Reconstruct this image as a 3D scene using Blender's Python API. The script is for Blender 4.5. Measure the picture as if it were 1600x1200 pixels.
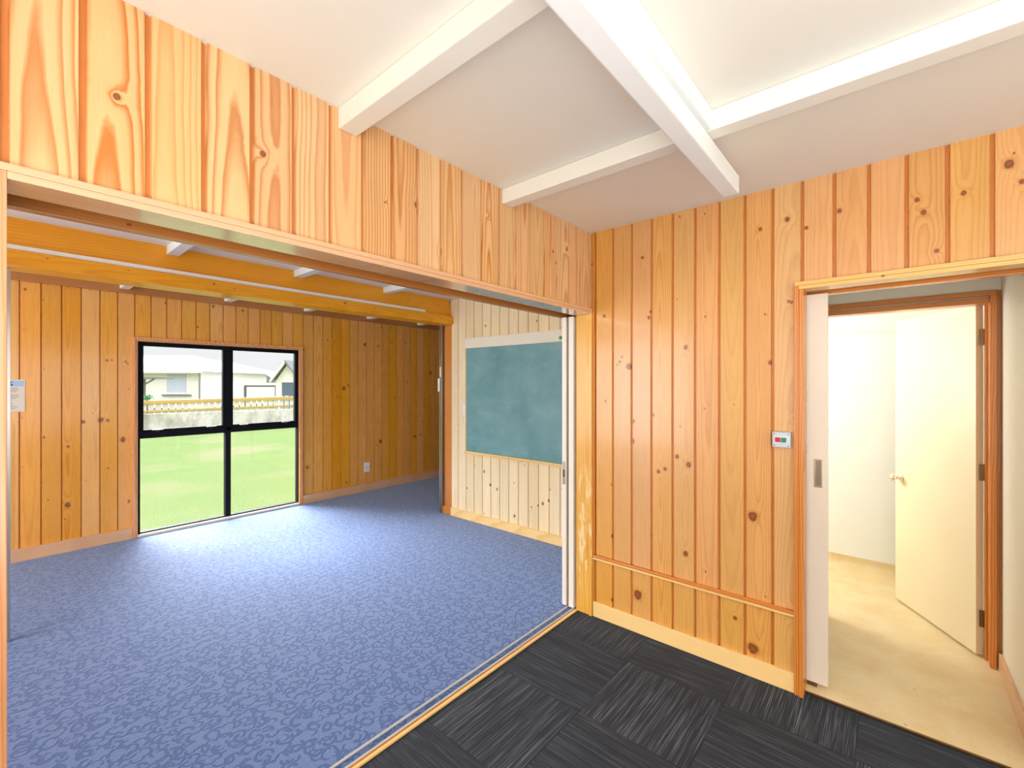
import bpy, bmesh, math, random
from mathutils import Vector
for o in list(bpy.data.objects): bpy.data.objects.remove(o)
S = bpy.context.scene
COL = S.collection

# ------------------------------------------------------------------ camera
YAW = math.atan2(595, 697)
FW = Vector((-math.sin(YAW), math.cos(YAW), 0)); RT = Vector((math.cos(YAW), math.sin(YAW), 0))
CAM = Vector((1.520, -2.583, 1.52))
cd = bpy.data.cameras.new('camera'); cam = bpy.data.objects.new('camera', cd); COL.objects.link(cam)
cam.location = CAM; cam.rotation_euler = (math.pi/2, 0, YAW)
cd.sensor_width = 36; cd.lens = 36*697/1600; cd.clip_start = .05; cd.clip_end = 500
S.camera = cam
S.view_settings.view_transform = 'Standard'; S.view_settings.look = 'None'
S.view_settings.gamma = 1; S.view_settings.use_curve_mapping = False
S.view_settings.exposure = 0.0

# ------------------------------------------------------------------ world: bright overcast sky
SKY_H, SKY_T, SKY_GLOW = 0.98, 3.2, 52.0      # horizon, zenith, bright patch added above the window view to light the carpet
w = bpy.data.worlds.new('sky'); S.world = w; w.use_nodes = True
wn = w.node_tree.nodes; wl = w.node_tree.links; wn.clear()
tc = wn.new('ShaderNodeTexCoord'); sx = wn.new('ShaderNodeSeparateXYZ')
mr = wn.new('ShaderNodeMapRange'); mr.interpolation_type = 'SMOOTHSTEP'
mr.inputs[1].default_value = .12; mr.inputs[2].default_value = .45
mr.inputs[3].default_value = SKY_H; mr.inputs[4].default_value = SKY_T
bg = wn.new('ShaderNodeBackground'); bg.inputs[0].default_value = (.97, .985, 1, 1)
wo = wn.new('ShaderNodeOutputWorld')
wl.new(tc.outputs['Generated'], sx.inputs[0]); wl.new(sx.outputs[2], mr.inputs[0])
dt = wn.new('ShaderNodeVectorMath'); dt.operation = 'DOT_PRODUCT'; dt.inputs[1].default_value = (-.80, -.10, .59)
gl_ = wn.new('ShaderNodeMapRange'); gl_.interpolation_type = 'SMOOTHSTEP'
gl_.inputs[1].default_value = .84; gl_.inputs[2].default_value = .98; gl_.inputs[3].default_value = 0; gl_.inputs[4].default_value = SKY_GLOW
ad = wn.new('ShaderNodeMath'); ad.operation = 'ADD'
wl.new(tc.outputs['Generated'], dt.inputs[0]); wl.new(dt.outputs['Value'], gl_.inputs[0])
wl.new(mr.outputs[0], ad.inputs[0]); wl.new(gl_.outputs[0], ad.inputs[1]); wl.new(ad.outputs[0], bg.inputs[1]); wl.new(bg.outputs[0], wo.inputs[0])

# ------------------------------------------------------------------ daylight entering by the other windows, and an added ceiling fill
def area(name, loc, rot, sx_, sy_, power, colr):
    l = bpy.data.lights.new(name, 'AREA'); l.shape = 'RECTANGLE'; l.size = sx_; l.size_y = sy_
    l.energy = power; l.color = colr
    o = bpy.data.objects.new(name, l); COL.objects.link(o); o.location = loc; o.rotation_euler = rot
    return o
H_ = math.pi/2
area('daylight_back_window', (2.1, -5.0, 1.6), (H_, 0, 0), 3.8, 1.6, 48, (.94, .97, 1))          # faces +Y
area('daylight_side_window', (4.3, -2.3, 1.35), (H_, 0, H_), 3.6, 1.7, 58, (.93, .97, 1))          # faces -X
area('daylight_playroom_window', (-2.2, -5.3, 1.35), (H_, 0, 0), 2.8, 1.9, 138, (.93, .97, 1))
area('ceiling_fill', (2.2, -3.4, .85), (2*H_, 0, 0), 2.2, 2.2, 98, (1, .98, .95))                           # added unseen fill behind the camera, pointed up to brighten the ceiling
area('daylight_washroom_window', (-.25, 1.48, 1.7), (H_, 0, -H_), .7, .9, 31, (.97, .99, 1))        # faces +X

# ------------------------------------------------------------------ node helpers
class NT:
    def __init__(s, name):
        s.m = bpy.data.materials.new(name); s.m.use_nodes = True
        s.n = s.m.node_tree.nodes; s.l = s.m.node_tree.links; s.n.clear()
        s.out = s.n.new('ShaderNodeOutputMaterial'); s.b = s.n.new('ShaderNodeBsdfPrincipled')
        s.l.new(s.b.outputs[0], s.out.inputs[0])
    def put(s, sock, v):
        if hasattr(v, 'is_output') or hasattr(v, 'links'): s.l.new(v, sock)
        else: sock.default_value = v
    def math(s, op, a, b=0., c=None, clamp=False):
        n = s.n.new('ShaderNodeMath'); n.operation = op; n.use_clamp = clamp
        s.put(n.inputs[0], a); s.put(n.inputs[1], b)
        if c is not None: s.put(n.inputs[2], c)
        return n.outputs[0]
    def pos(s):
        n = s.n.new('ShaderNodeTexCoord'); x = s.n.new('ShaderNodeSeparateXYZ'); s.l.new(n.outputs['Object'], x.inputs[0])
        return x.outputs[0], x.outputs[1], x.outputs[2]
    def vec(s, x, y=0., z=0.):
        n = s.n.new('ShaderNodeCombineXYZ')
        for i, v in enumerate((x, y, z)): s.put(n.inputs[i], v)
        return n.outputs[0]
    def noise(s, v, scale=1., detail=2., rough=.5, dims='3D'):
        n = s.n.new('ShaderNodeTexNoise'); n.noise_dimensions = dims
        s.l.new(v, n.inputs['Vector']); n.inputs['Scale'].default_value = scale
        n.inputs['Detail'].default_value = detail; n.inputs['Roughness'].default_value = rough
        return n.outputs[0]
    def white(s, v, dims='1D'):
        n = s.n.new('ShaderNodeTexWhiteNoise'); n.noise_dimensions = dims
        s.put(n.inputs['W'] if dims == '1D' else n.inputs['Vector'], v)
        x = s.n.new('ShaderNodeSeparateColor'); s.l.new(n.outputs['Color'], x.inputs[0])
        return x.outputs[0], x.outputs[1], x.outputs[2]
    def ramp(s, f, pts):
        n = s.n.new('ShaderNodeValToRGB'); e = n.color_ramp.elements
        while len(e) < len(pts): e.new(.5)
        for i, (p, c) in enumerate(pts):
            e[i].position = p; e[i].color = (*c, 1) if not isinstance(c, (int, float)) else (c, c, c, 1)
        s.l.new(f, n.inputs[0]); return n.outputs[0]
    def mr(s, v, a, b, c=0., d=1., smooth=False):
        n = s.n.new('ShaderNodeMapRange'); n.interpolation_type = 'SMOOTHSTEP' if smooth else 'LINEAR'
        s.l.new(v, n.inputs[0])
        for i, q in enumerate((a, b, c, d)): s.put(n.inputs[i+1], q)
        return n.outputs[0]
    def mix(s, f, a, b, mode='MIX'):
        n = s.n.new('ShaderNodeMix'); n.data_type = 'RGBA'; n.blend_type = mode
        s.put(n.inputs[0], f)
        for i, q in ((6, a), (7, b)):
            if hasattr(q, 'links'): s.l.new(q, n.inputs[i])
            else: n.inputs[i].default_value = (*q, 1)
        return n.outputs[2]
    def hsv(s, col, h=.5, sat=1., v=1.):
        n = s.n.new('ShaderNodeHueSaturation')
        s.put(n.inputs['Hue'], h); s.put(n.inputs['Saturation'], sat); s.put(n.inputs['Value'], v); s.l.new(col, n.inputs['Color'])
        return n.outputs[0]
    def bump(s, h, strength=.3, dist=.01):
        n = s.n.new('ShaderNodeBump'); n.inputs['Strength'].default_value = strength; n.inputs['Distance'].default_value = dist
        s.l.new(h, n.inputs['Height']); s.l.new(n.outputs[0], s.b.inputs['Normal'])
    def fin(s, col=None, rough=.5, metal=0., spec=.5, coat=0.):
        if col is not None:
            if hasattr(col, 'links'): s.l.new(col, s.b.inputs['Base Color'])
            else: s.b.inputs['Base Color'].default_value = (*col, 1)
        s.put(s.b.inputs['Roughness'], rough); s.b.inputs['Metallic'].default_value = metal
        s.b.inputs['Specular IOR Level'].default_value = spec
        s.b.inputs['Coat Weight'].default_value = coat; s.b.inputs['Coat Roughness'].default_value = .12
        return s.m

def lin(r, g, b):
    f = lambda c: (c/255/12.92 if c/255 <= .04045 else ((c/255+.055)/1.055)**2.4)
    return (f(r), f(g), f(b))

def plain(name, rgb, rough=.5, metal=0., spec=.5, coat=0., var=.03, scale=6.):
    t = NT(name); x, y, z = t.pos(); n = t.noise(t.vec(x, y, z), scale, 3)
    c = t.mix(1., rgb, (1, 1, 1), 'MULTIPLY')
    c = t.hsv(c, .5, 1., t.mr(n, .3, .7, 1-var, 1+var))
    return t.fin(c, rough, metal, spec, coat)

def wood(name, axis='x', light=lin(232, 182, 112), dark=lin(196, 128, 56), pitch=None, anchor=0., knots=(), freq=95.,
         contrast=.55, rough=.33, knot_rate=.45, seed=0., grain='z', vary=.10, coat=.25, lower=None, scuff=None, tintvar=.02, ctr=0., uctr=0., vctr=0., slope=None):
    """varnished pine; u across the board, v along it"""
    t = NT(name); X, Y, Z = t.pos()
    P = dict(x=X, y=Y, z=Z)
    v = P[grain]
    if pitch:
        uu = t.math('DIVIDE', t.math('SUBTRACT', P[axis], anchor), pitch)
        bid = t.math('FLOOR', uu); ul = t.math('MULTIPLY', t.math('SUBTRACT', t.math('FRACT', uu), .5), pitch)
        w_ = None
    else:
        others = [a for a in 'xyz' if a != grain]
        ul = t.math('SUBTRACT', P[axis], uctr); bid = t.math('MULTIPLY', 0., 0.); o3 = [a for a in others if a != axis][0]; w_ = t.math('SUBTRACT', P[o3], ctr)
    r1, r2, r3 = t.white(t.math('ADD', bid, 13.7+seed))
    k1, k2, k3 = t.white(t.math('ADD', bid, 71.3+seed))
    d = t.math('ADD', t.math('MULTIPLY', t.math('SUBTRACT', r1, .5), .16),
               t.math('MULTIPLY', t.math('SUBTRACT', v, t.math('ADD', .3+vctr, t.math('MULTIPLY', k1, 2.))), slope if slope is not None else t.math('MULTIPLY', t.math('SUBTRACT', r2, .5), .07)))
    if w_ is not None: d = t.math('ADD', d, w_)
    wob = t.noise(t.vec(t.math('MULTIPLY', bid, 7.31), t.math('MULTIPLY', v, 1.6), k2), 1., 2)
    uc = t.math('ADD', ul, t.math('ADD', t.math('MULTIPLY', t.math('SUBTRACT', r3, .5), .07), t.math('MULTIPLY', t.math('SUBTRACT', wob, .5), .03)))
    fine = t.noise(t.vec(t.math('MULTIPLY', ul, 18.), t.math('MULTIPLY', v, 3.), bid), 1., 2)
    # knots
    vo = t.n.new('ShaderNodeTexVoronoi'); vo.voronoi_dimensions = '2D'; vo.inputs['Scale'].default_value = 1.
    wv = t.noise(t.vec(t.math('MULTIPLY', ul, 40.), t.math('MULTIPLY', v, 40.), bid), 1., 1)
    t.l.new(t.vec(t.math('ADD', t.math('MULTIPLY', P[axis] if pitch else ul, 7.), t.math('MULTIPLY', wv, .05)), t.math('ADD', t.math('MULTIPLY', v, 5.), 3.1+seed)), vo.inputs['Vector'])
    cs = t.n.new('ShaderNodeSeparateColor'); t.l.new(vo.outputs['Color'], cs.inputs[0])
    kd = t.math('DIVIDE', vo.outputs['Distance'], t.math('ADD', .022, t.math('MULTIPLY', t.math('POWER', cs.outputs[1], 3.), .06)))
    kd = t.math('ADD', kd, t.math('MULTIPLY', t.math('GREATER_THAN', cs.outputs[0], knot_rate), 50.))
    for (a, b, r) in knots:
        du = t.math('SUBTRACT', P[axis], a); dv = t.math('MULTIPLY', t.math('SUBTRACT', v, b), .85)
        q = t.math('DIVIDE', t.math('SQRT', t.math('ADD', t.math('MULTIPLY', du, du), t.math('MULTIPLY', dv, dv))), r)
        kd = t.math('MINIMUM', kd, q)
    kn = t.noise(t.vec(t.math('MULTIPLY', P[axis], 55.), t.math('MULTIPLY', v, 35.), 2.), 1., 2)
    kd = t.math('MULTIPLY', kd, t.math('ADD', .55, t.math('MULTIPLY', kn, .95)))
    bend = t.math('DIVIDE', .020, t.math('ADD', 1., t.math('MULTIPLY', t.math('MULTIPLY', kd, kd), .25)))
    r = t.math('SQRT', t.math('ADD', t.math('MULTIPLY', uc, uc), t.math('MULTIPLY', d, d)))
    r = t.math('ADD', t.math('ADD', r, t.math('MULTIPLY', fine, .006)), bend)
    ring = t.math('FRACT', t.math('MULTIPLY', r, freq))
    ringc = t.ramp(ring, [(0., 0.), (.45, .12), (.86, 1.), (.97, .25), (1., 0.)])
    amt = t.math('MULTIPLY', ringc, t.math('MULTIPLY', t.math('ADD', .45, t.math('MULTIPLY', k3, .9)), contrast))
    col = t.mix(amt, light, dark)
    fib = t.noise(t.vec(t.math('MULTIPLY', ul, 420.), t.math('MULTIPLY', v, 6.), t.math('ADD', bid, w_ if w_ is not None else 0.)), 1., 3)
    broad = t.noise(t.vec(t.math('MULTIPLY', ul, 9.), t.math('MULTIPLY', v, .9), bid), 1., 2)
    val = t.math('ADD', t.math('ADD', 1.-vary*.5, t.math('MULTIPLY', k2, vary)), t.math('ADD', t.math('MULTIPLY', t.math('SUBTRACT', fib, .5), .16), t.math('MULTIPLY', t.math('SUBTRACT', broad, .5), .22)))
    hue = t.math('ADD', .5-tintvar*.5, t.math('MULTIPLY', r1, tintvar))
    col = t.hsv(col, hue, t.math('ADD', .94, t.math('MULTIPLY', r3, .14)), val)
    if lower:
        lo = t.math('LESS_THAN', Z, lower[0]); col = t.mix(lo, col, t.mix(1., col, lower[1], 'MULTIPLY'))
    kring = t.mr(kd, .75, 1.9, 1., 0., True)
    col = t.mix(t.math('MULTIPLY', kring, .55), col, lin(196, 118, 48))
    kc = t.mix(t.mr(kd, 0., .9, 0., 1.), lin(150, 80, 40), lin(92, 40, 16))
    col = t.mix(t.mr(kd, .75, 1.1, .86, 0., True), col, kc)
    if scuff:
        sn = t.noise(t.vec(t.math('MULTIPLY', X, 30.), t.math('MULTIPLY', Y, 30.), t.math('MULTIPLY', Z, 6.)), 1., 4, .65)
        band = t.math('MULTIPLY', t.mr(Z, scuff[0], scuff[0]+.15, 0., 1.), t.mr(Z, scuff[1]-.2, scuff[1], 1., 0.))
        col = t.mix(t.math('MULTIPLY', t.mr(sn, .52, .62, 0., .75), band), col, lin(244, 216, 160))
    t.bump(t.math('SUBTRACT', fib, t.math('MULTIPLY', ringc, .5)), .08, .002)
    return t.fin(col, t.mr(fib, .3, .7, rough-.05, rough+.08), 0, .5, coat)

# ------------------------------------------------------------------ mesh helpers
class MB:
    def __init__(s): s.b = bmesh.new(); s.mats = []
    def mi(s, m):
        if m not in s.mats: s.mats.append(m)
        return s.mats.index(m)
    def face(s, pts, m):
        f = s.b.faces.new([s.b.verts.new(p) for p in pts]); f.material_index = s.mi(m); return f
    def box(s, x0, x1, y0, y1, z0, z1, m, bev=0.):
        x0, x1 = sorted((x0, x1)); y0, y1 = sorted((y0, y1)); z0, z1 = sorted((z0, z1))
        v = [s.b.verts.new(p) for p in ((x0,y0,z0),(x1,y0,z0),(x1,y1,z0),(x0,y1,z0),(x0,y0,z1),(x1,y0,z1),(x1,y1,z1),(x0,y1,z1))]
        fs = []
        for q in ((0,3,2,1),(4,5,6,7),(0,1,5,4),(1,2,6,5),(2,3,7,6),(3,0,4,7)):
            f = s.b.faces.new([v[i] for i in q]); f.material_index = s.mi(m); fs.append(f)
        if bev > 0:
            es = list({e for f in fs for e in f.edges})
            bmesh.ops.bevel(s.b, geom=es, offset=bev, segments=2, profile=.6, affect='EDGES')
        return s
    def prism(s, pts, ext, m):
        """polygon pts (3D, planar) pushed along ext"""
        a = [s.b.verts.new(p) for p in pts]; e = Vector(ext)
        c = [s.b.verts.new(Vector(p)+e) for p in pts]; n = len(pts); k = s.mi(m)
        f = s.b.faces.new(a); f.material_index = k
        f = s.b.faces.new(list(reversed(c))); f.material_index = k
        for i in range(n):
            f = s.b.faces.new((a[i], a[(i+1) % n], c[(i+1) % n], c[i])[::-1]); f.material_index = k
        return s
    def lathe(s, org, axis, prof, m, seg=24):
        """prof: (distance along axis, radius)"""
        ax = Vector(axis).normalized(); t = Vector((0, 0, 1)) if abs(ax.z) < .9 else Vector((1, 0, 0))
        a = ax.cross(t).normalized(); b = ax.cross(a); org = Vector(org); k = s.mi(m); rings = []
        for (h, r) in prof:
            rings.append([s.b.verts.new(org+ax*h+(a*math.cos(6.28318*i/seg)+b*math.sin(6.28318*i/seg))*max(r, 1e-5)) for i in range(seg)])
        for p, q in zip(rings, rings[1:]):
            for i in range(seg):
                f = s.b.faces.new((p[i], p[(i+1) % seg], q[(i+1) % seg], q[i])); f.material_index = k; f.smooth = True
        for rg in (rings[0], rings[-1]):
            f = s.b.faces.new(rg); f.material_index = k
        return s
    def obb(s, c, ax, ay, az, m, bev=0.):
        c = Vector(c); ax = Vector(ax); ay = Vector(ay); az = Vector(az)
        v = [s.b.verts.new(c+i*ax+j*ay+k*az) for i, j, k in ((-1,-1,-1),(1,-1,-1),(1,1,-1),(-1,1,-1),(-1,-1,1),(1,-1,1),(1,1,1),(-1,1,1))]
        fs = []
        for q in ((0,3,2,1),(4,5,6,7),(0,1,5,4),(1,2,6,5),(2,3,7,6),(3,0,4,7)):
            f = s.b.faces.new([v[i] for i in q]); f.material_index = s.mi(m); fs.append(f)
        if bev > 0:
            bmesh.ops.bevel(s.b, geom=list({e for f in fs for e in f.edges}), offset=bev, segments=2, profile=.6, affect='EDGES')
        return s
    def build(s, name, parent=None):
        bmesh.ops.recalc_face_normals(s.b, faces=s.b.faces)
        me = bpy.data.meshes.new(name); s.b.to_mesh(me); s.b.free()
        for m in s.mats: me.materials.append(m)
        o = bpy.data.objects.new(name, me); COL.objects.link(o)
        if parent is not None:
            o.parent = parent; o.matrix_parent_inverse = parent.matrix_world.inverted() if False else o.matrix_parent_inverse
            o.location = -Vector(parent.location) if parent.get('_world') else (0, 0, 0)
        return o
def struct(o, label=None):
    o['kind'] = 'structure'
    if label: o['label'] = label
    return o
def tag(o, label, cat, group=None, kind=None):
    o['label'] = label; o['category'] = cat
    if group: o['group'] = group
    if kind: o['kind'] = kind
    return o
def empty(name, loc, label=None, cat=None, group=None, rz=0., structure=False):
    o = bpy.data.objects.new(name, None); COL.objects.link(o); o.location = loc; o.rotation_euler = (0, 0, rz)
    o.empty_display_size = .1
    if cat: tag(o, label, cat, group)
    elif label: o['label'] = label
    if structure: o['kind'] = 'structure'
    bpy.context.view_layer.update()
    return o
def part(mb, name, parent, world=True):
    """mesh given in world coordinates, hung under parent"""
    o = mb.build(name)
    bpy.context.view_layer.update()
    o.parent = parent
    if world: o.matrix_parent_inverse = parent.matrix_world.inverted()
    return o

# ------------------------------------------------------------------ materials
PT = .1276
M = {}
kB = [(.965,.83,.022),(.965,.14,.024),(.33,.225,.026),(.27,1.63,.017),(.62,1.73,.012),(.635,1.06,.014),(.36,2.29,.009),(.57,1.10,.010),
      (.10,1.96,.011),(.11,1.41,.007),(.21,1.66,.007),(.225,1.69,.006),(.19,1.64,.005),(.62,.55,.013),(.30,1.29,.011),(.46,1.00,.011),(.50,1.02,.010),
      (1.00,2.32,.009),(1.12,2.34,.011),(1.20,2.28,.008),(1.33,2.33,.010),(1.62,2.25,.011),(1.60,2.31,.009),(1.74,2.3,.009),(1.865,2.38,.016),(1.90,2.30,.009),(1.66,2.08,.008),(.88,.27,.010),(1.045,1.63,.010),(.40,1.92,.009),(.41,1.955,.006),(1.138,1.925,.007),(1.126,1.932,.006)]
M['pineB'] = wood('pine_boards_right_wall', 'x', lin(218,163,98), lin(188,120,58), PT, .162, kB, contrast=.42, rough=.30, knot_rate=.20, seed=2, tintvar=.012, lower=(.39, (1.0, .97, .72)))
kA = [(-1.42,2.27,.010),(-2.37,2.26,.008),(-2.02,2.25,.009),(-.43,2.30,.008),(-.40,2.24,.006),(-.98,2.35,.004)]
M['pineA'] = wood('pine_boards_header', 'y', lin(226,182,130), lin(194,126,68), PT, -.902, kA, contrast=.85, rough=.30, knot_rate=.03, seed=5, freq=80, tintvar=.01)
kW = [(-2.12,.42,.020),(-2.27,1.05,.008),(-2.02,1.17,.014),(-1.90,1.18,.020),(-1.74,.98,.020),(-1.72,1.74,.008),(-1.82,1.75,.007),(-2.43,1.37,.010),
      (.88,2.08,.020),(1.10,2.07,.012),(.56,1.46,.022),(.62,1.50,.011),(1.13,.68,.024),(1.08,.63,.010),(1.75,.70,.018),(1.86,.72,.012),(.06,.45,.016),(-.04,1.25,.018),
      (.33,2.10,.009),(.42,2.08,.010),(.26,2.10,.006),(2.06,1.70,.022),(2.4,1.30,.010),(1.38,1.32,.008),(1.6,1.55,.008),(1.95,1.28,.009),(2.3,.70,.012)]
M['pineW'] = wood('pine_boards_window_wall', 'y', lin(236,170,78), lin(202,124,38), PT, -1.012, kW, contrast=.5, rough=.24, knot_rate=.35, seed=9, vary=.10, tintvar=.008)
kC = [(-1.06,.36,.013),(-.99,.40,.010),(-1.42,.17,.012),(-1.76,.44,.012),(-1.66,.41,.011),(-2.0,.62,.006),(-1.2,.30,.008),(-1.12,.33,.008)]
M['pineC'] = wood('pale_pine_boards', 'x', lin(243,220,176), lin(222,186,128), PT, -2.262, kC, contrast=.35, rough=.38, knot_rate=.22, seed=12, tintvar=.01)
M['trimY'] = wood('pine_trim_along_y', 'z', lin(228,182,136), lin(206,148,102), grain='y', contrast=.6, knot_rate=.02, seed=3)
M['soffit'] = wood('glossy_opening_casing', 'z', lin(226,180,134), lin(204,146,100), grain='y', contrast=.6, knot_rate=.02, seed=3, coat=1., rough=.25)
M['trimX'] = wood('pine_trim_along_x', 'z', lin(243,208,148), lin(228,178,110), grain='x', contrast=.5, knot_rate=.05, seed=4)
M['trimZ'] = wood('pine_trim_upright', 'x', lin(228,168,100), lin(200,124,60), grain='z', contrast=.6, knot_rate=.04, seed=6)
M['trimZl'] = wood('tan_casing', 'x', lin(214,158,106), lin(186,114,62), grain='z', contrast=.6, knot_rate=.04, seed=6)
M['trimZr'] = wood('reddish_casing', 'x', lin(214,138,60), lin(168,84,28), grain='z', contrast=.6, knot_rate=.02, seed=8)
M['casingX'] = wood('honey_casing', 'z', lin(232,184,112), lin(212,150,78), grain='x', contrast=.5, knot_rate=.05, seed=4)
M['trimXr'] = wood('reddish_casing_across', 'z', lin(214,138,60), lin(172,86,28), grain='x', contrast=.6, knot_rate=.02, seed=8)
M['post'] = wood('worn_post', 'x', lin(232,172,88), lin(206,130,46), grain='z', contrast=.6, knot_rate=0., seed=14, scuff=(.12,1.0))
M['beam'] = wood('orange_beam_timber', 'z', lin(246,178,72), lin(214,122,30), grain='y', contrast=.7, knot_rate=.25, seed=21, freq=60, ctr=-2.36, uctr=2.26, vctr=-2.2, slope=.05, rough=.3, knots=[])
M['pelmet'] = wood('brown_pelmet_timber', 'z', lin(184,124,46), lin(138,82,22), grain='y', contrast=.6, knot_rate=.05, seed=23)
M['paint'] = plain('white_ceiling_paint', lin(236,233,223), .55, var=.01, scale=2)
M['beampaint'] = plain('gloss_white_paint', lin(240,243,243), .35, var=.01, scale=2)
M['cream'] = plain('cream_wall_paint', lin(243,237,220), .45, var=.015, scale=2)
M['coolwhite'] = plain('cool_white_wall_paint', lin(243,243,238), .45, var=.01, scale=2)
M['creamdoor'] = plain('cream_door_paint', lin(238,222,186), .4, var=.02, scale=3)
M['slidedoor'] = plain('off_white_door_paint', lin(232,222,208), .4, var=.02, scale=3)
M['white'] = plain('white_plastic', lin(240,240,238), .3, var=.01)
M['whitestrip'] = plain('white_strip', lin(250,249,246), .4, var=.005)
M['black'] = plain('black_aluminium', (.006,.007,.009), .6, spec=.12, var=.05)
M['dark'] = plain('dark_rubber', (.02,.02,.022), .5)
M['alu'] = plain('aluminium', lin(190,192,188), .3, metal=1.)
M['pullshade'] = plain('dull_recess_metal', lin(138,126,112), .35, metal=.8)
M['silver'] = plain('worn_silver_track', lin(206,206,202), .35, metal=.25)
M['chrome'] = plain('chrome', lin(235,228,212), .1, metal=1., var=.0)
M['bronze'] = plain('aged_brass', lin(120,92,60), .4, metal=1.)
M['nickel'] = plain('satin_nickel', lin(176,166,152), .3, metal=1.)
M['plate'] = plain('grey_switch_plate', lin(196,206,216), .4)
M['red'] = plain('red_button', lin(205,24,30), .35)
M['green'] = plain('green_button', lin(20,130,112), .35)
M['pin'] = plain('green_pin', lin(90,150,40), .35)
M['rail'] = plain('pale_painted_rail', lin(238,228,204), .4, var=.02)

def mat_glass():
    t = NT('window_glass'); t.fin((1, 1, 1), .0, 0, .5)
    tr = t.n.new('ShaderNodeBsdfTransparent'); tr.inputs[0].default_value = (.97, .98, .975, 1)
    gl = t.n.new('ShaderNodeBsdfGlossy'); gl.inputs['Roughness'].default_value = .02
    fr = t.n.new('ShaderNodeFresnel'); fr.inputs[0].default_value = 1.3
    mx = t.n.new('ShaderNodeMixShader'); t.l.new(fr.outputs[0], mx.inputs[0]); t.l.new(tr.outputs[0], mx.inputs[1]); t.l.new(gl.outputs[0], mx.inputs[2])
    t.l.new(mx.outputs[0], t.out.inputs[0]); return t.m
M['glass'] = mat_glass()

def mat_carpet():
    t = NT('blue_swirl_carpet'); X, Y, Z = t.pos()
    warp = t.noise(t.vec(X, Y, 0.), 9., 2); w2 = t.noise(t.vec(Y, X, 5.), 9., 2)
    px = t.math('ADD', X, t.math('MULTIPLY', t.math('SUBTRACT', warp, .5), .03)); py = t.math('ADD', Y, t.math('MULTIPLY', t.math('SUBTRACT', w2, .5), .03))
    tot = None
    for k, (sc, off) in enumerate(((12.5, 41.), (14.5, 283.), (17., 777.))):
        vo = t.n.new('ShaderNodeTexVoronoi'); vo.voronoi_dimensions = '2D'; vo.inputs['Scale'].default_value = 1.; vo.inputs['Randomness'].default_value = .85
        vx = t.math('ADD', t.math('MULTIPLY', px, sc), off); vy = t.math('ADD', t.math('MULTIPLY', py, sc), off*1.7)
        t.l.new(t.vec(vx, vy), vo.inputs['Vector'])
        ps = t.n.new('ShaderNodeSeparateXYZ'); t.l.new(vo.outputs['Position'], ps.inputs[0])
        cs = t.n.new('ShaderNodeSeparateColor'); t.l.new(vo.outputs['Color'], cs.inputs[0])
        ang = t.math('ARCTAN2', t.math('SUBTRACT', vy, ps.outputs[1]), t.math('SUBTRACT', vx, ps.outputs[0]))
        arc = t.mr(t.math('SINE', t.math('ADD', ang, t.math('MULTIPLY', cs.outputs[0], 6.28))), -.5, -.1, 0., 1., True)
        dd = t.math('ABSOLUTE', t.math('SUBTRACT', vo.outputs['Distance'], t.math('ADD', .26, t.math('MULTIPLY', cs.outputs[1], .12))))
        rg = t.math('MULTIPLY', t.mr(dd, .06, .11, 1., 0., True), arc)
        tot = rg if tot is None else t.math('MAXIMUM', tot, rg)
    fibre = t.noise(t.vec(X, Y, 0.), 260., 3, .8)
    fleck = t.noise(t.vec(X, Y, 2.), 130., 2, .8)
    base = t.mix(t.mr(fibre, .35, .65), lin(50,88,150), lin(116,144,196))
    base = t.mix(t.mr(fleck, .58, .64, 0., .7), base, lin(160,132,160))
    dk = t.mix(t.mr(fibre, .35, .65), lin(26,58,122), lin(50,88,156))
    col = t.mix(t.math('MULTIPLY', tot, .75), base, dk)
    t.bump(t.math('SUBTRACT', fibre, t.math('MULTIPLY', tot, .8)), .6, .004)
    m = t.fin(col, .75, 0, .3); t.b.inputs['Sheen Weight'].default_value = .5; t.b.inputs['Sheen Roughness'].default_value = .4
    t.b.inputs['Sheen Tint'].default_value = (.75, .85, 1, 1)
    return m
M['carpet'] = mat_carpet()

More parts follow.
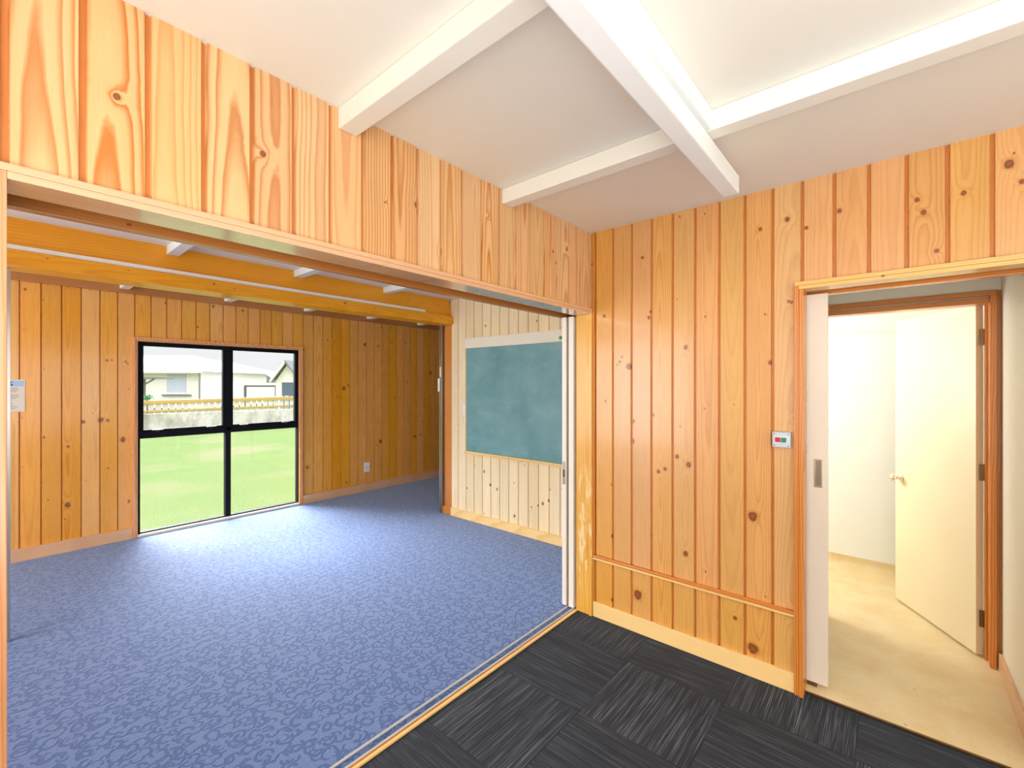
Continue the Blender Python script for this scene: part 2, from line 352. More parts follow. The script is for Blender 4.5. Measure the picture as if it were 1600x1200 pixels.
def mat_tiles():
    t = NT('charcoal_carpet_tiles'); X, Y, Z = t.pos(); P_ = .495
    tx = t.math('DIVIDE', t.math('ADD', X, .083), P_); ty = t.math('DIVIDE', t.math('ADD', Y, .312), P_)
    ix = t.math('FLOOR', tx); iy = t.math('FLOOR', ty); fx = t.math('FRACT', tx); fy = t.math('FRACT', ty)
    par = t.math('GREATER_THAN', t.math('MODULO', t.math('ADD', t.math('ADD', ix, iy), 100.), 2.), .5)   # 1 = lines along X
    idn = t.math('ADD', t.math('MULTIPLY', ix, 3.1), t.math('MULTIPLY', iy, 7.7))
    def lines(a, b):
        n = t.noise(t.vec(t.math('MULTIPLY', a, 620.), t.math('MULTIPLY', b, 3.5), idn), 1., 1, .5)
        g = t.noise(t.vec(t.math('MULTIPLY', a, 60.), t.math('MULTIPLY', b, 3.5), idn), 1., 2)
        return t.math('MULTIPLY', t.mr(n, .57, .63, 0., .8), t.mr(g, .35, .6, .3, 1.))
    la = lines(Y, X); lb = lines(X, Y)
    ln = t.math('ADD', t.math('MULTIPLY', la, par), t.math('MULTIPLY', lb, t.math('SUBTRACT', 1., par)))
    ln = t.math('MULTIPLY', ln, t.math('SUBTRACT', 1., t.math('MULTIPLY', par, .45)))
    f = t.noise(t.vec(X, Y, 0.), 500., 2, .7)
    col = t.mix(t.mr(f, .35, .65), lin(24,28,36), lin(58,65,76))
    col = t.mix(t.math('MULTIPLY', ln, .85), col, lin(138,146,158))
    e = t.math('MINIMUM', t.math('MINIMUM', fx, t.math('SUBTRACT', 1., fx)), t.math('MINIMUM', fy, t.math('SUBTRACT', 1., fy)))
    col = t.mix(t.mr(e, .002, .006, .6, 0.), col, lin(22,23,27))
    t.bump(f, .6, .003)
    return t.fin(col, .8, 0, .25)
M['tiles'] = mat_tiles()

def mat_vinyl():
    t = NT('cream_vinyl_floor'); X, Y, Z = t.pos()
    n = t.noise(t.vec(X, Y, Z), 5., 4, .6); g = t.noise(t.vec(X, Y, 3.), 60., 3, .7); sp = t.noise(t.vec(X, Y, 9.), 26., 2)
    col = t.mix(t.mr(n, .35, .7), lin(236,218,176), lin(226,200,148))
    col = t.mix(t.mr(g, .55, .75, 0., .35), col, lin(206,172,116))
    col = t.mix(t.mr(sp, .74, .78, 0., .6), col, lin(140,110,70))
    return t.fin(col, .38, 0, .5)
M['vinyl'] = mat_vinyl()

def mat_board():
    t = NT('green_chalkboard'); X, Y, Z = t.pos()
    n = t.noise(t.vec(X, Y, Z), 2.2, 4, .6); s_ = t.noise(t.vec(t.math('MULTIPLY', X, 2.), Y, t.math('MULTIPLY', Z, 4.)), 2., 4, .65)
    col = t.mix(t.mr(n, .3, .7), lin(92,142,144), lin(124,168,168))
    col = t.mix(t.mr(s_, .5, .8, 0., .22), col, lin(172,204,206))
    return t.fin(col, .42, 0, .5)
M['board'] = mat_board()

def mat_grass():
    t = NT('lawn_grass'); X, Y, Z = t.pos()
    a = t.noise(t.vec(X, Y, 0.), .9, 3, .6); b = t.noise(t.vec(X, Y, 4.), 14., 4, .7); c = t.noise(t.vec(X, Y, 8.), 80., 2, .7)
    col = t.mix(t.mr(a, .35, .65), lin(76,94,60), lin(92,98,72))
    col = t.mix(t.mr(b, .4, .65), col, lin(78,102,50)); col = t.mix(t.mr(c, .42, .62, 0., .85), col, lin(114,126,88))
    bare = t.noise(t.vec(X, Y, 20.), .35, 2)
    col = t.mix(t.mr(bare, .56, .68, 0., .45), col, lin(122,112,96))
    t.bump(c, .8, .03)
    return t.fin(col, .9, 0, .0)
M['grass'] = mat_grass()

def mat_stained():
    t = NT('weathered_concrete'); X, Y, Z = t.pos()
    a = t.noise(t.vec(t.math('MULTIPLY', Y, 2.4), t.math('MULTIPLY', X, .3), t.math('MULTIPLY', Z, 1.2)), 1., 5, .7)
    b = t.noise(t.vec(X, Y, Z), 9., 3, .7)
    col = t.mix(t.mr(a, .42, .66), lin(214,214,210), lin(158,158,146)); col = t.mix(t.mr(b, .5, .8, 0., .4), col, lin(112,112,104))
    return t.fin(col, .85)
M['concrete'] = mat_stained()
M['ochre'] = wood('ochre_fence_rail', 'z', lin(190,160,84), lin(150,118,50), grain='y', contrast=.5, knot_rate=.1, seed=31, coat=0, rough=.7)
M['paling'] = plain('grey_white_paling', lin(206,206,202), .8, var=.12, scale=2.5)
M['galv'] = plain('galvanised_post', lin(150,158,166), .5, metal=.4)
M['render'] = plain('pale_render', lin(236,229,226), .8, var=.02)
M['roofpale'] = plain('pale_roof', lin(122,124,126), .7, var=.03)
M['roofgrey'] = plain('grey_roof', lin(122,122,120), .7, var=.05)
M['curtain'] = plain('lilac_curtain', lin(196,198,220), .8, var=.06, scale=.9)
M['shutter'] = plain('blue_grey_shutter', lin(96,108,130), .6)
M['timberdark'] = plain('dark_weathered_timber', lin(104,96,96), .8)
M['bluepaint'] = plain('light_blue_paint', lin(80,135,180), .6)
M['hill'] = plain('distant_hill_scrub', lin(98,104,94), .9, var=.12, scale=.25)
M['leaf'] = plain('green_leaves', lin(70,140,90), .7, var=.2)
M['concretepath'] = plain('path', lin(190,188,180), .85)

# ------------------------------------------------------------------ setting: floors and ceilings
ZC = 2.515
M['groove'] = plain('deep_orange_groove', lin(206,126,58), .35, var=.06, scale=9)  # groove floors coloured a deeper orange than the board faces
M['groovepale'] = plain('tan_groove', lin(206,158,92), .4, var=.06, scale=9)  # groove floors coloured darker than the pale boards
def slab(name, x0, x1, y0, y1, z0, z1, m, label=None):
    mb = MB(); mb.box(x0, x1, y0, y1, z0, z1, m); return struct(mb.build(name), label)
slab('floor_playroom', -4.18, -.1795, -5.4, 4.0, -.12, 0, M['carpet'], 'blue swirl-patterned carpet of the playroom')
slab('floor_front_room', -.088, 4.4, -5.2, .022, -.12, 0, M['tiles'], 'charcoal carpet tiles of the near room')
slab('floor_vestibule', .55, 1.96, .034, 2.2, -.12, .004, M['vinyl'], 'cream vinyl floor past the doorway')
slab('floor_between_tracks', -.1795, -.088, -5.2, 0.0, -.12, -.004, M['carpet'])
slab('ceiling_front_room', -.03, 4.4, -5.2, .06, ZC, ZC+.1, M['paint'], 'white ceiling of the near room')
slab('ceiling_playroom', -4.30, -.03, -5.4, 4.0, 2.495, ZC+.1, M['paint'], 'white ceiling of the playroom')
slab('ceiling_vestibule', .5, 2.1, .16, 2.3, 2.42, 2.52, M['paint'])

# ------------------------------------------------------------------ board-lined walls
GW, GD = .016, .012        # groove width, depth
def profile(u0, u1, anchor, GW=GW):
    """(u, depth) of tongue-and-groove boards between u0 and u1"""
    pts = []
    k = math.floor((u0-anchor)/PT)-1
    raw = []
    while anchor+k*PT < u1+PT:
        g = anchor+k*PT
        raw += [(g-GW/2, 0), (g-GW/2+GW*.2, GD), (g+GW/2-GW*.2, GD), (g+GW/2, 0)]
        k += 1
    def dep(u):
        for (a, da), (b, db) in zip(raw, raw[1:]):
            if a <= u <= b: return da+(db-da)*(u-a)/max(b-a, 1e-9)
        return 0
    pts = [(u0, dep(u0))]+[p for p in raw if u0 < p[0] < u1]+[(u1, dep(u1))]
    return pts
def lining(mb, axis, plane, sgn, regions, anchor, m, thick, core, gw=GW, gm=None):
    """axis: the horizontal direction the boards step along; sgn: which way the face looks"""
    for (u0, u1, z0, z1) in regions:
        pr = profile(u0, u1, anchor, gw)
        P = lambda u, d, z: ((u, plane-sgn*d, z) if axis == 'x' else (plane-sgn*d, u, z))
        k = mb.mi(m); kg = mb.mi(gm or m)
        bot = [mb.b.verts.new(P(u, d, z0)) for u, d in pr]; top = [mb.b.verts.new(P(u, d, z1)) for u, d in pr]
        for i in range(len(pr)-1):
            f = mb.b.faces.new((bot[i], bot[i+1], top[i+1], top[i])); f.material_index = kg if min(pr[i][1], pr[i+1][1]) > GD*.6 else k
        a, b = plane-sgn*(GD+.002), plane-sgn*thick
        if axis == 'x': mb.box(u0, u1, a, b, z0, z1, core)
        else: mb.box(a, b, u0, u1, z0, z1, core)
        # close the rim
        for i in range(len(pr)-1):
            (ua, da), (ub, db) = pr[i], pr[i+1]
            for z in (z0, z1):
                mb.face([P(ua, da, z), P(ub, db, z), P(ub, GD+.003, z), P(ua, GD+.003, z)], m)
        for (u, d) in (pr[0], pr[-1]):
            mb.face([P(u, d, z0), P(u, d, z1), P(u, GD+.003, z1), P(u, GD+.003, z0)], m)

# wall A: header above the wide opening, x = 0, faces +X
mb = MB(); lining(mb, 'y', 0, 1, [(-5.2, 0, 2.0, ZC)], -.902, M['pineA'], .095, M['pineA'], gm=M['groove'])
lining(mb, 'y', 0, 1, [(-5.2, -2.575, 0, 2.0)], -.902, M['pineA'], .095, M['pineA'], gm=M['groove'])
struct(mb.build('wall_left'), 'honey pine board header wall above the wide opening')
# its continuation beyond the corner, seen from the playroom
mb = MB(); mb.box(-.1, 0, .0, .9, 0, ZC, M['pineA']); struct(mb.build('wall_cavity'))
# wall B, y = 0, faces -Y
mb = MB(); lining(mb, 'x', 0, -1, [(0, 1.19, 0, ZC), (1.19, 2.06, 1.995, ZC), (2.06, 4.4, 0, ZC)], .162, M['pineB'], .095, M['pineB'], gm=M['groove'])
struct(mb.build('wall_right'), 'varnished knotty pine board wall beside the doorway')
# playroom window wall, x = -4.18, faces +X
WY0, WY1, WZ1 = -1.645, -.032, 1.965
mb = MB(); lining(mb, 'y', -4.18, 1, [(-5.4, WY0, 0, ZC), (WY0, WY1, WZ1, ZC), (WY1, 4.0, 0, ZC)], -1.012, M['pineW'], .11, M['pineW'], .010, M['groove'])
struct(mb.build('wall_window'), 'golden knotty pine board wall around the black window')
# chalkboard partition, y = .9, faces -Y
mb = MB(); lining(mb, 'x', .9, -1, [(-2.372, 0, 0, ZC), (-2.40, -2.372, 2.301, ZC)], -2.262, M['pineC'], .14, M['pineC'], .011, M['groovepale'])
struct(mb.build('wall_chalkboard'), 'pale pine board partition behind the chalkboard')
mb = MB(); mb.box(-2.505, -2.372, .91, 1.04, 0, 2.205, M['trimZr']); struct(mb.build('trim_partition_end'), 'orange timber post closing the end of the chalkboard partition')
# walls out of the picture
for n, b in dict(wall_back=(0, 4.4, -5.3, -5.2), wall_playroom_left=(-4.25, 0, -5.5, -5.4), wall_playroom_recess=(-4.25, -2.3, 4.0, 4.1), wall_side=(4.4, 4.5, -5.2, 0)).items():
    slab(n, *b, 0, ZC, M['cream'])
slab('wall_recess_side', -2.37, -2.27, 1.04, 4.0, 0, ZC, M['pineC'])

# vestibule and washroom shell
slab('wall_vestibule_right', 1.96, 2.06, .0975, 2.3, 0, 2.42, M['cream'], 'cream painted side wall past the doorway')
slab('wall_vestibule_left', .45, .55, .1, .93, 0, 2.42, M['cream'])
mb = MB(); mb.box(.55, 1.13, .93, 1.0, 0, 2.42, M['cream']); mb.box(1.13, 1.93, .93, 1.0, 1.985, 2.42, M['cream']); mb.box(1.93, 1.96, .93, 1.0, 0, 2.42, M['cream'])
struct(mb.build('wall_vestibule_far'), 'cream wall over the inner door frame')
mb = MB(); mb.box(-.4, 2.06, 1.95, 2.05, 0, 2.42, M['coolwhite']); struct(mb.build('wall_washroom'), 'bright cream back wall of the room past the open door')
slab('trim_washroom_ledge', .56, 1.95, 1.938, 1.95, 1.925, 1.94, M['cream'])
mb = MB()
cv = [(1.95, .125), (1.946, .125)]+[(1.946-.09*(1-math.cos(a)), .094-.09*math.sin(a)) for a in [i*math.pi/16 for i in range(9)]]
cvp = [(0.56, y, z) for y, z in cv]+[(.56, 1.95, .004)]
mb.prism(cvp, (1.40, 0, 0), M['vinyl']); struct(mb.build('baseboard_washroom'), 'cream vinyl coving turned up the back wall')
mb = MB(); mb.box(.56, 1.96, 1.944, 1.95, .125, .13, M['rail']); struct(mb.build('trim_coving_cap'))
slab('wall_washroom_side', -.4, -.3, 1.0, 1.95, 0, 2.42, M['cream'])
slab('floor_washroom_side', -.3, .55, 1.0, 1.95, -.12, .004, M['vinyl'])
slab('ceiling_washroom_side', -.4, .5, 1.0, 2.05, 2.42, 2.52, M['paint'])
slab('wall_washroom_front', -.3, .55, .93, 1.0, 0, 2.42, M['cream'])

# ------------------------------------------------------------------ trims, baseboards, casings
def trim(name, boxes, label=None, bev=.002):
    mb = MB()
    for b in boxes: mb.box(*b[:6], b[6], bev)
    return struct(mb.build(name), label)
# casing of the wide opening (lining edge + architrave, with a fine line between)
trim('trim_opening_head', [(-.1, .020, -2.5575, -.02, 1.978, 1.9955, M['soffit']), (0, .018, -2.575, -.004, 1.9965, 2.014, M['trimY'])], 'pale pine casing along the top of the wide opening')
trim('trim_opening_left', [(-.1, .020, -2.575, -2.5575, 0, 1.9955, M['trimZl']), (0, .018, -2.60, -2.5755, 0, 2.014, M['trimZl'])], 'pine casing at the left edge of the wide opening')
trim('trim_opening_post', [(-.100, .0, -.020, .0, 0, 1.978, M['post']), (0, .022, -.028, -.0005, 0, 1.9955, M['post'])], 'worn orange timber post where the opening meets the knotty wall')
# pelmet / second lining on the playroom side of the track
trim('trim_track_pelmet', [(-.245, -.215, -5.0, .3, 1.979, 2.13, M['pelmet']), (-.215, -.095, -5.0, .0, 2.09, 2.13, M['pelmet'])], 'brown timber pelmet hiding the sliding door track')
trim('trim_header_playroom_side', [(-.245, -.1, -5.0, .89, 2.13, ZC, M['pineA'])])
trim('trim_corner_bead', [(.022, .034, -.012, -.0005, .405, ZC, M['trimZr'])])
trim('trim_chair_rail', [(.006, 1.154, -.022, -.0005, .386, .403, M['trimXr']), (.006, 1.154, -.014, -.0005, .370, .386, M['trimX'])], 'narrow wooden rail across the foot of the knotty wall')
trim('baseboard_right', [(.026, 1.154, -.016, -.0005, 0, .096, M['trimX'])], 'light pine baseboard under the knotty wall')
# casing of doorway B
trim('trim_doorway_head', [(1.1725, 2.06, -.03, .07, 1.980, 1.9975, M['casingX']), (1.154, 2.09, -.028, -.0005, 1.9985, 2.018, M['casingX'])], 'pine casing along the top of the right doorway')
trim('trim_doorway_side', [(1.173, 1.191, -.03, .07, 0, 1.9795, M['trimZr']), (1.152, 1.1725, -.026, -.0005, 0, 2.0, M['trimZr'])], 'reddish pine casing at the left of the right doorway')
trim('trim_doorway_side_right', [(2.042, 2.06, -.03, .07, 0, 1.9795, M['trimZr']), (2.061, 2.085, -.026, -.0005, 0, 2.0, M['trimZr'])])
trim('trim_doorway_inner_head', [(1.0, 1.96, .15, .19, 1.972, 2.045, M['trimXr'])], 'dark reddish track cover inside the right doorway')
slab('wall_over_doorway', .5, 1.96, .1, .19, 2.045, 2.42, M['cream'])
slab('wall_pocket', .5, 1.19, .165, .19, 0, 2.045, M['cream'])
trim('trim_threshold_vestibule', [(1.19, 2.04, .022, .034, 0, .008, M['bronze'])], None, .001)
# inner door frame
trim('trim_inner_frame_head', [(1.10, 1.9395, .895, .93, 1.995, 2.022, M['trimXr']), (1.10, 1.915, .900, 1.0, 1.955, 1.985, M['trimXr'])], 'orange timber head of the inner door frame')
trim('trim_inner_frame_right', [(1.905, 1.915, .965, 1.0, .004, 1.955, M['trimZr']), (1.915, 1.9395, .885, .93, .004, 1.995, M['trimZr']), (1.915, 1.93, .93, 1.0, .004, 1.955, M['trimZr']), (1.940, 1.959, .915, .93, .004, 2.022, M['trimZr'])], 'orange timber upright of the inner door frame')
trim('trim_inner_frame_left', [(1.13, 1.155, .895, 1.0, .004, 1.955, M['trimZr'])])
trim('baseboard_vestibule', [(1.945, 1.96, .10, .885, .004, .098, M['trimY'])], 'pine baseboard along the cream side wall')
# playroom baseboards and cornice
trim('baseboard_window_left', [(-4.179, -4.155, -5.4, -1.672, 0, .108, M['trimY'])], 'pine baseboard left of the window')
trim('baseboard_window_right', [(-4.179, -4.155, -.006, 4.0, 0, .108, M['trimY'])], 'pine baseboard right of the window')
trim('baseboard_chalkboard', [(-2.372, -.21, .882, .8995, 0, .092, M['trimX'])], 'pine baseboard under the chalkboard')
trim('trim_window_wall_cornice', [(-4.179, -4.15, -5.4, 4.0, 2.405, ZC-.001, M['pelmet'])], 'brown cornice at the top of the window wall')
trim('trim_corner_plinth', [(-2.53, -2.374, .892, .909, 0, .085, M['trimZr'])])
# floor tracks
trim('trim_track_far', [(-.172, -.162, -5.0, -.02, 0, .006, M['silver'])], 'thin aluminium floor track next to the blue carpet', .001)
trim('trim_track_near', [(-.127, -.117, -5.0, -.02, -.002, .006, M['silver'])], 'thin aluminium floor track beside the timber strip', .001)
trim('trim_threshold_strip', [(-.1165, -.104, -5.0, -.02, -.004, .003, M['trimZr']), (-.104, -.088, -5.0, -.02, -.004, .007, M['trimX'])], 'pale timber strip edging the charcoal carpet', .001)

# ------------------------------------------------------------------ ceiling joists
def joist(name, y0, x0, x1, label, z0=2.440, width=.072, group=None):
    mb = MB(); mb.box(x0, x1, y0, y0+width, z0, ZC-.0005, M['paint'], .004)
    o = mb.build(name); tag(o, label, 'ceiling joist', group); return o
joist('ceiling_joist', -1.768, .001, 4.39, 'white painted joist on the near ceiling, nearer one of the two')
joist('ceiling_joist', -.884, .001, 4.39, 'white painted joist on the near ceiling, closer to the knotty wall')
joist('ceiling_joist', -1.768, -4.149, -.246, 'white joist over the timber beam, leftmost of the playroom joists')
joist('ceiling_joist', -.884, -4.149, -.246, 'white joist over the timber beam, second playroom joist from the left')
joist('ceiling_joist', .0, -4.149, -.246, 'white joist over the timber beam, right above the window edge')
joist('ceiling_joist', .884, -4.149, -2.55, 'white joist of the recess, next after the window')
joist('ceiling_joist', 1.768, -4.149, -2.55, 'white joist deepest in the recess, last before the partition end')

# white boxed beam under the near ceiling
e = empty('boxed_beam', (.976, -2.8, 2.35), 'long glossy white boxed beam crossing under the near ceiling joists', 'beam')
part(MB().box(.942, 1.010, -5.19, -.455, 2.352, 2.430, M['beampaint'], .006), 'beam_casing', e)
part(MB().box(.950, 1.000, -5.19, -.50, 2.431, 2.4395, M['beampaint'], .001), 'shadow_gap_batten', e)
part(MB().box(.942, 1.022, -5.19, -1.700, 2.441, ZC-.001, M['beampaint'], .003).box(.942, 1.022, -1.692, -.888, 2.441, ZC-.001, M['beampaint'], .003), 'packing_board', e)

# timber beam across the playroom
e = empty('timber_beam', (-2.44, -2.2, 2.2), 'large orange varnished timber beam spanning the blue-carpeted room', 'beam')
part(MB().box(-2.55, -2.345, -5.39, .899, 2.206, 2.300, M['beam'], .006), 'lower_timber', e)
mb = MB()
ys = [-5.39, -1.769, -1.695, -.885, -.811, -.001, .073, .899]
mb.box(-2.53, -2.395, -5.39, .899, 2.301, 2.439, M['beam'])
for a, b in ((-5.39, -1.77), (-1.694, -.886), (-.810, -.002), (.074, .882)): mb.box(-2.53, -2.395, a, b, 2.439, ZC-.001, M['beam'])
part(mb, 'upper_timber', e)
o = MB().box(-2.3945, -2.360, -5.2, .51, 2.3025, 2.330, M['whitestrip'], .004).build('cable_trunking')
tag(o, 'long thin white strip running along the face of the timber beam', 'trunking')

# ------------------------------------------------------------------ window
e = empty('window_1', (-4.22, (WY0+WY1)/2, 0), 'black aluminium window looking onto the lawn', structure=True)
mb = MB(); X0, X1 = -4.262, -4.196
for b in ((WY0+.0145, -1.606, .024, 1.9445), (-.058, WY1-.0145, .024, 1.9445), (-1.606, -.058, 1.932, 1.9445), (-1.606, -.058, .024, .036)): mb.box(X0, X1, *b, M['black'], .0015)
mb.box(X0, X1, -.856, -.803, .036, .972, M['black'], .0015); mb.box(X0, X1, -.852, -.807, 1.0, 1.932, M['black'], .0015)
mb.box(X0, X1, -1.606, -.058, .972, 1.03, M['black'], .0015)
part(mb, 'window_frame', e)
def sash(y0, y1):
    s_ = MB(); a, b = -4.250, -4.204; t_ = .028
    z0, z1 = 1.0302, 1.9318
    for q in ((y0, y0+t_, z0, z1), (y1-t_, y1, z0, z1), (y0+t_, y1-t_, z0, z0+t_), (y0+t_, y1-t_, z1-t_, z1)): s_.box(a, b, *q, M['black'], .0015)
    o = part(s_, 'sash', e)
    g = part(MB().box(-4.230, -4.226, y0+t_, y1-t_, z0+t_, z1-t_, M['glass']), 'pane', o)
    for c in (y0+.14, y1-.14):
        h = MB(); h.obb((-4.196, c, 1.052), (0, .045, 0), (.006, 0, 0), (0, .004, .003), M['nickel'], .0015); h.box(-4.204, -4.190, c-.012, c+.012, 1.034, 1.050, M['black'], .001)
        h = part(h, 'stay', o)
    return o
sash(-1.6058, -.8522); sash(-.8068, -.0582)
for a, b in ((-1.606, -.856), (-.803, -.058)): part(MB().box(-4.230, -4.226, a, b, .036, .972, M['glass']), 'pane', e)
part(MB().box(-4.262, -4.156, WY0+.014, WY1-.014, .0005, .0235, M['rail'], .003), 'window_sill', e)
mb = MB()
for b in ((WY0, WY0+.014, 0, 1.9585), (WY1-.014, WY1, 0, 1.9585), (WY0+.014, WY1-.014, 1.945, 1.9585)): mb.box(-4.29, -4.156, *b, M['trimZ'], .001)
for b in ((WY0-.026, WY0-.001, 0, 1.985), (WY1+.001, WY1+.026, 0, 1.985), (WY0-.001, WY1+.001, 1.9595, 1.985)): mb.box(-4.18, -4.152, *b, M['trimZ'], .002)
part(mb, 'casing', e)

# ------------------------------------------------------------------ doors
# two cream sliding doors parked at the right end of the wide opening
e = empty('door_1', (-.187, .4, 0), 'cream sliding door leaf nearest the playroom, parked with its edge showing', structure=True)
part(MB().box(-.205, -.173, -.034, .80, .012, 1.975, M['slidedoor'], .002), 'panel', e)
l = part(MB().box(-.200, -.178, -.0355, -.033, .835, .990, M['nickel'], .0005), 'latch_plate', e)
part(MB().box(-.194, -.184, -.0365, -.0345, .885, .935, M['dark']), 'latch_slot', l)
e = empty('door_2', (-.136, .4, 0), 'cream sliding door leaf nearest the timber post, parked with its edge showing', structure=True)
part(MB().box(-.155, -.117, -.030, -.0205, .010, 1.975, M['slidedoor'], .002).box(-.155, -.117, -.0205, .80, .010, 1.975, M['slidedoor']), 'panel', e)
trim('trim_door_brush', [(-.1715, -.1565, -.010, .79, .012, 1.975, M['bronze'])], None, .0)
# left parked leaf, edge-on
e = empty('door_3', (-.19, -2.95, 0), 'off-white sliding door leaf parked at the left of the wide opening', structure=True)
part(MB().box(-.205, -.173, -3.4, -2.5545, .012, 1.965, M['slidedoor'], .002), 'panel', e)
# grey-white sliding door in the right doorway
e = empty('door_4', (1.0, .12, 0), 'off-white pocket door pulled partly across the right doorway', structure=True)
part(MB().box(.60, 1.275, .108, .145, .020, 1.971, M['slidedoor'], .002), 'panel', e)
h = MB()
for b in ((1.220, 1.2255, 1.003, 1.145), (1.2475, 1.253, 1.003, 1.145), (1.2255, 1.2475, 1.1375, 1.145), (1.2255, 1.2475, 1.003, 1.0105)): h.box(b[0], b[1], .1045, .1085, b[2], b[3], M['nickel'], .0008)
h = part(h, 'flush_pull', e)
part(MB().box(1.2255, 1.2475, .1072, .1085, 1.0105, 1.1375, M['pullshade']), 'pull_recess', h)
part(MB().box(1.14, 1.232, .100, .112, .005, .019, M['bronze'], .001), 'floor_guide', e)
# open cream door
hx, hy = 1.872, .985
dv = Vector((1.534-hx, 1.56-hy, 0)); L_ = dv.length; dv.normalize(); nv = Vector((dv.y, -dv.x, 0))   # nv points away from the camera side
if nv.x < 0: nv = -nv
e = empty('door_5', (hx, hy, .01), 'cream hinged door standing open into the bright room', structure=True)
c0 = Vector((hx, hy, 0))
mid = c0+dv*L_/2+nv*.0175+Vector((0, 0, .988))
part(MB().obb(mid, dv*L_/2, nv*.0175, (0, 0, .972), M['creamdoor'], .0015), 'panel', e)
kb = c0+dv*(L_-.058)+Vector((0, 0, .872))
k = part(MB().lathe(kb, -nv, [(0, .026), (.004, .026), (.008, .020), (.010, .011), (.030, .010), (.036, .018), (.046, .026), (.056, .0265), (.064, .020), (.067, .008)], M['chrome']), 'door_knob', e)
part(MB().lathe(kb+nv*.035, nv, [(0, .026), (.004, .026), (.008, .020), (.010, .011), (.030, .010), (.036, .018), (.046, .026), (.056, .0265), (.064, .020), (.067, .008)], M['chrome']), 'door_knob', e)
for z in (.22, 1.03, 1.78):
    part(MB().lathe((1.9025, .990, z-.045), (0, 0, 1), [(0, .005), (.09, .005)], M['bronze'], 12).box(1.885, 1.9035, .9835, .9855, z-.045, z+.045, M['bronze']), 'hinge', e)

# folding partition jamb channels under the timber beam
def channel(name, x, y, label, s=1):
    e = empty(name, (x, y, 0), label, 'door jamb')
    part(MB().box(x-.030, x-.018, y-.018, y+.02, .003, 2.203, M['alu'], .001).box(x-.006, x+.003, y-.018, y+.02, .003, 2.203, M['alu'], .001).box(x-.018, x-.006, y+.002, y+.02, .003, 2.203, M['dark']), 'channel', e)
    return e
e = channel('jamb_channel', -2.527, .890, 'slim silver and black metal door jamb at the end of the chalkboard partition')
part(MB().box(-2.585, -2.557, .870, .880, 1.43, 1.585, M['white'], .002).box(-2.575, -2.557, .880, .886, 1.44, 1.575, M['shutter'], .001), 'pull_handle', e)
part(MB().box(-2.548, -2.530, .868, .8715, 1.60, 1.72, M['white'], .001), 'strike_plate', e)
part(MB().lathe((-2.54, .8725, 1.25), (0, -1, 0), [(0, .010), (.003, .010), (.004, .004)], M['nickel'], 14), 'lock_boss', e)
channel('jamb_channel', -2.445, -2.522, 'slim dark metal door jamb at the far left behind the opening casing')

# ------------------------------------------------------------------ chalkboard
e = empty('chalkboard', (-1.15, .89, .75), 'large green chalkboard with pale top rail on the pale pine partition', 'chalkboard')
part(MB().box(-2.112, -.22, .884, .896, .775, 1.915, M['board'], .001), 'writing_surface', e)
part(MB().box(-2.125, -.21, .876, .8985, 1.916, 2.030, M['rail'], .003), 'top_rail', e)
mb = MB(); mb.box(-2.125, -.21, .868, .8985, .748, .774, M['trimX'], .003); mb.box(-2.125, -.21, .848, .868, .748, .758, M['trimX'], .002)
part(mb, 'chalk_ledge', e)
part(MB().box(-2.125, -2.1125, .878, .8985, .775, 1.9155, M['trimX'], .001), 'side_batten', e)
o = MB().lathe((-.832, .8755, 1.950), (0, -1, 0), [(0, .005), (.004, .005), (.005, .014), (.012, .017), (.018, .012)], M['pin'], 16).build('push_pin')
tag(o, 'small green pin on the top rail of the chalkboard', 'pin')

# ------------------------------------------------------------------ wall fittings
e = empty('light_switch', (-2.145, .885, 1.23), 'small white light switch on the pale boards left of the chalkboard', 'light switch')
part(MB().box(-2.177, -2.128, .889, .8985, 1.168, 1.289, M['white'], .002), 'plate', e)
part(MB().box(-2.160, -2.146, .884, .889, 1.215, 1.243, M['white'], .001), 'rocker', e)
e = empty('power_socket', (-4.17, .90, .335), 'white power socket low on the golden pine wall right of the window', 'socket')
p = part(MB().box(-4.179, -4.170, .862, .950, .268, .404, M['white'], .003), 'plate', e)
part(MB().box(-4.170, -4.1665, .895, .917, .365, .385, M['white'], .001), 'rocker', e)
for s_ in (-1, 1): part(MB().obb((-4.1697, .906+s_*.014, .335), (.0006, 0, 0), (0, .0025, 0), (0, 0, .008), M['dark']), 'pin_slot', e)
e = empty('push_button_box', (1.097, -.01, 1.242), 'grey control plate with red and green buttons left of the right doorway', 'control box')
p = part(MB().box(1.059, 1.138, -.030, -.0005, 1.205, 1.281, M['plate'], .004), 'plate', e)
part(MB().box(1.070, 1.126, -.0335, -.030, 1.227, 1.259, M['white'], .001), 'bezel', e)
part(MB().box(1.073, 1.0955, -.0395, -.0335, 1.231, 1.255, M['red'], .0015), 'red_button', e)['label'] = 'square red button'
part(MB().box(1.099, 1.1215, -.0395, -.0335, 1.231, 1.255, M['green'], .0015), 'green_button', e)['label'] = 'square green button'
for a in (1.068, 1.129):
    for b in (1.214, 1.272): part(MB().lathe((a, -.030, b), (0, -1, 0), [(0, .003), (.0015, .0025)], M['bronze'], 12), 'screw', e)
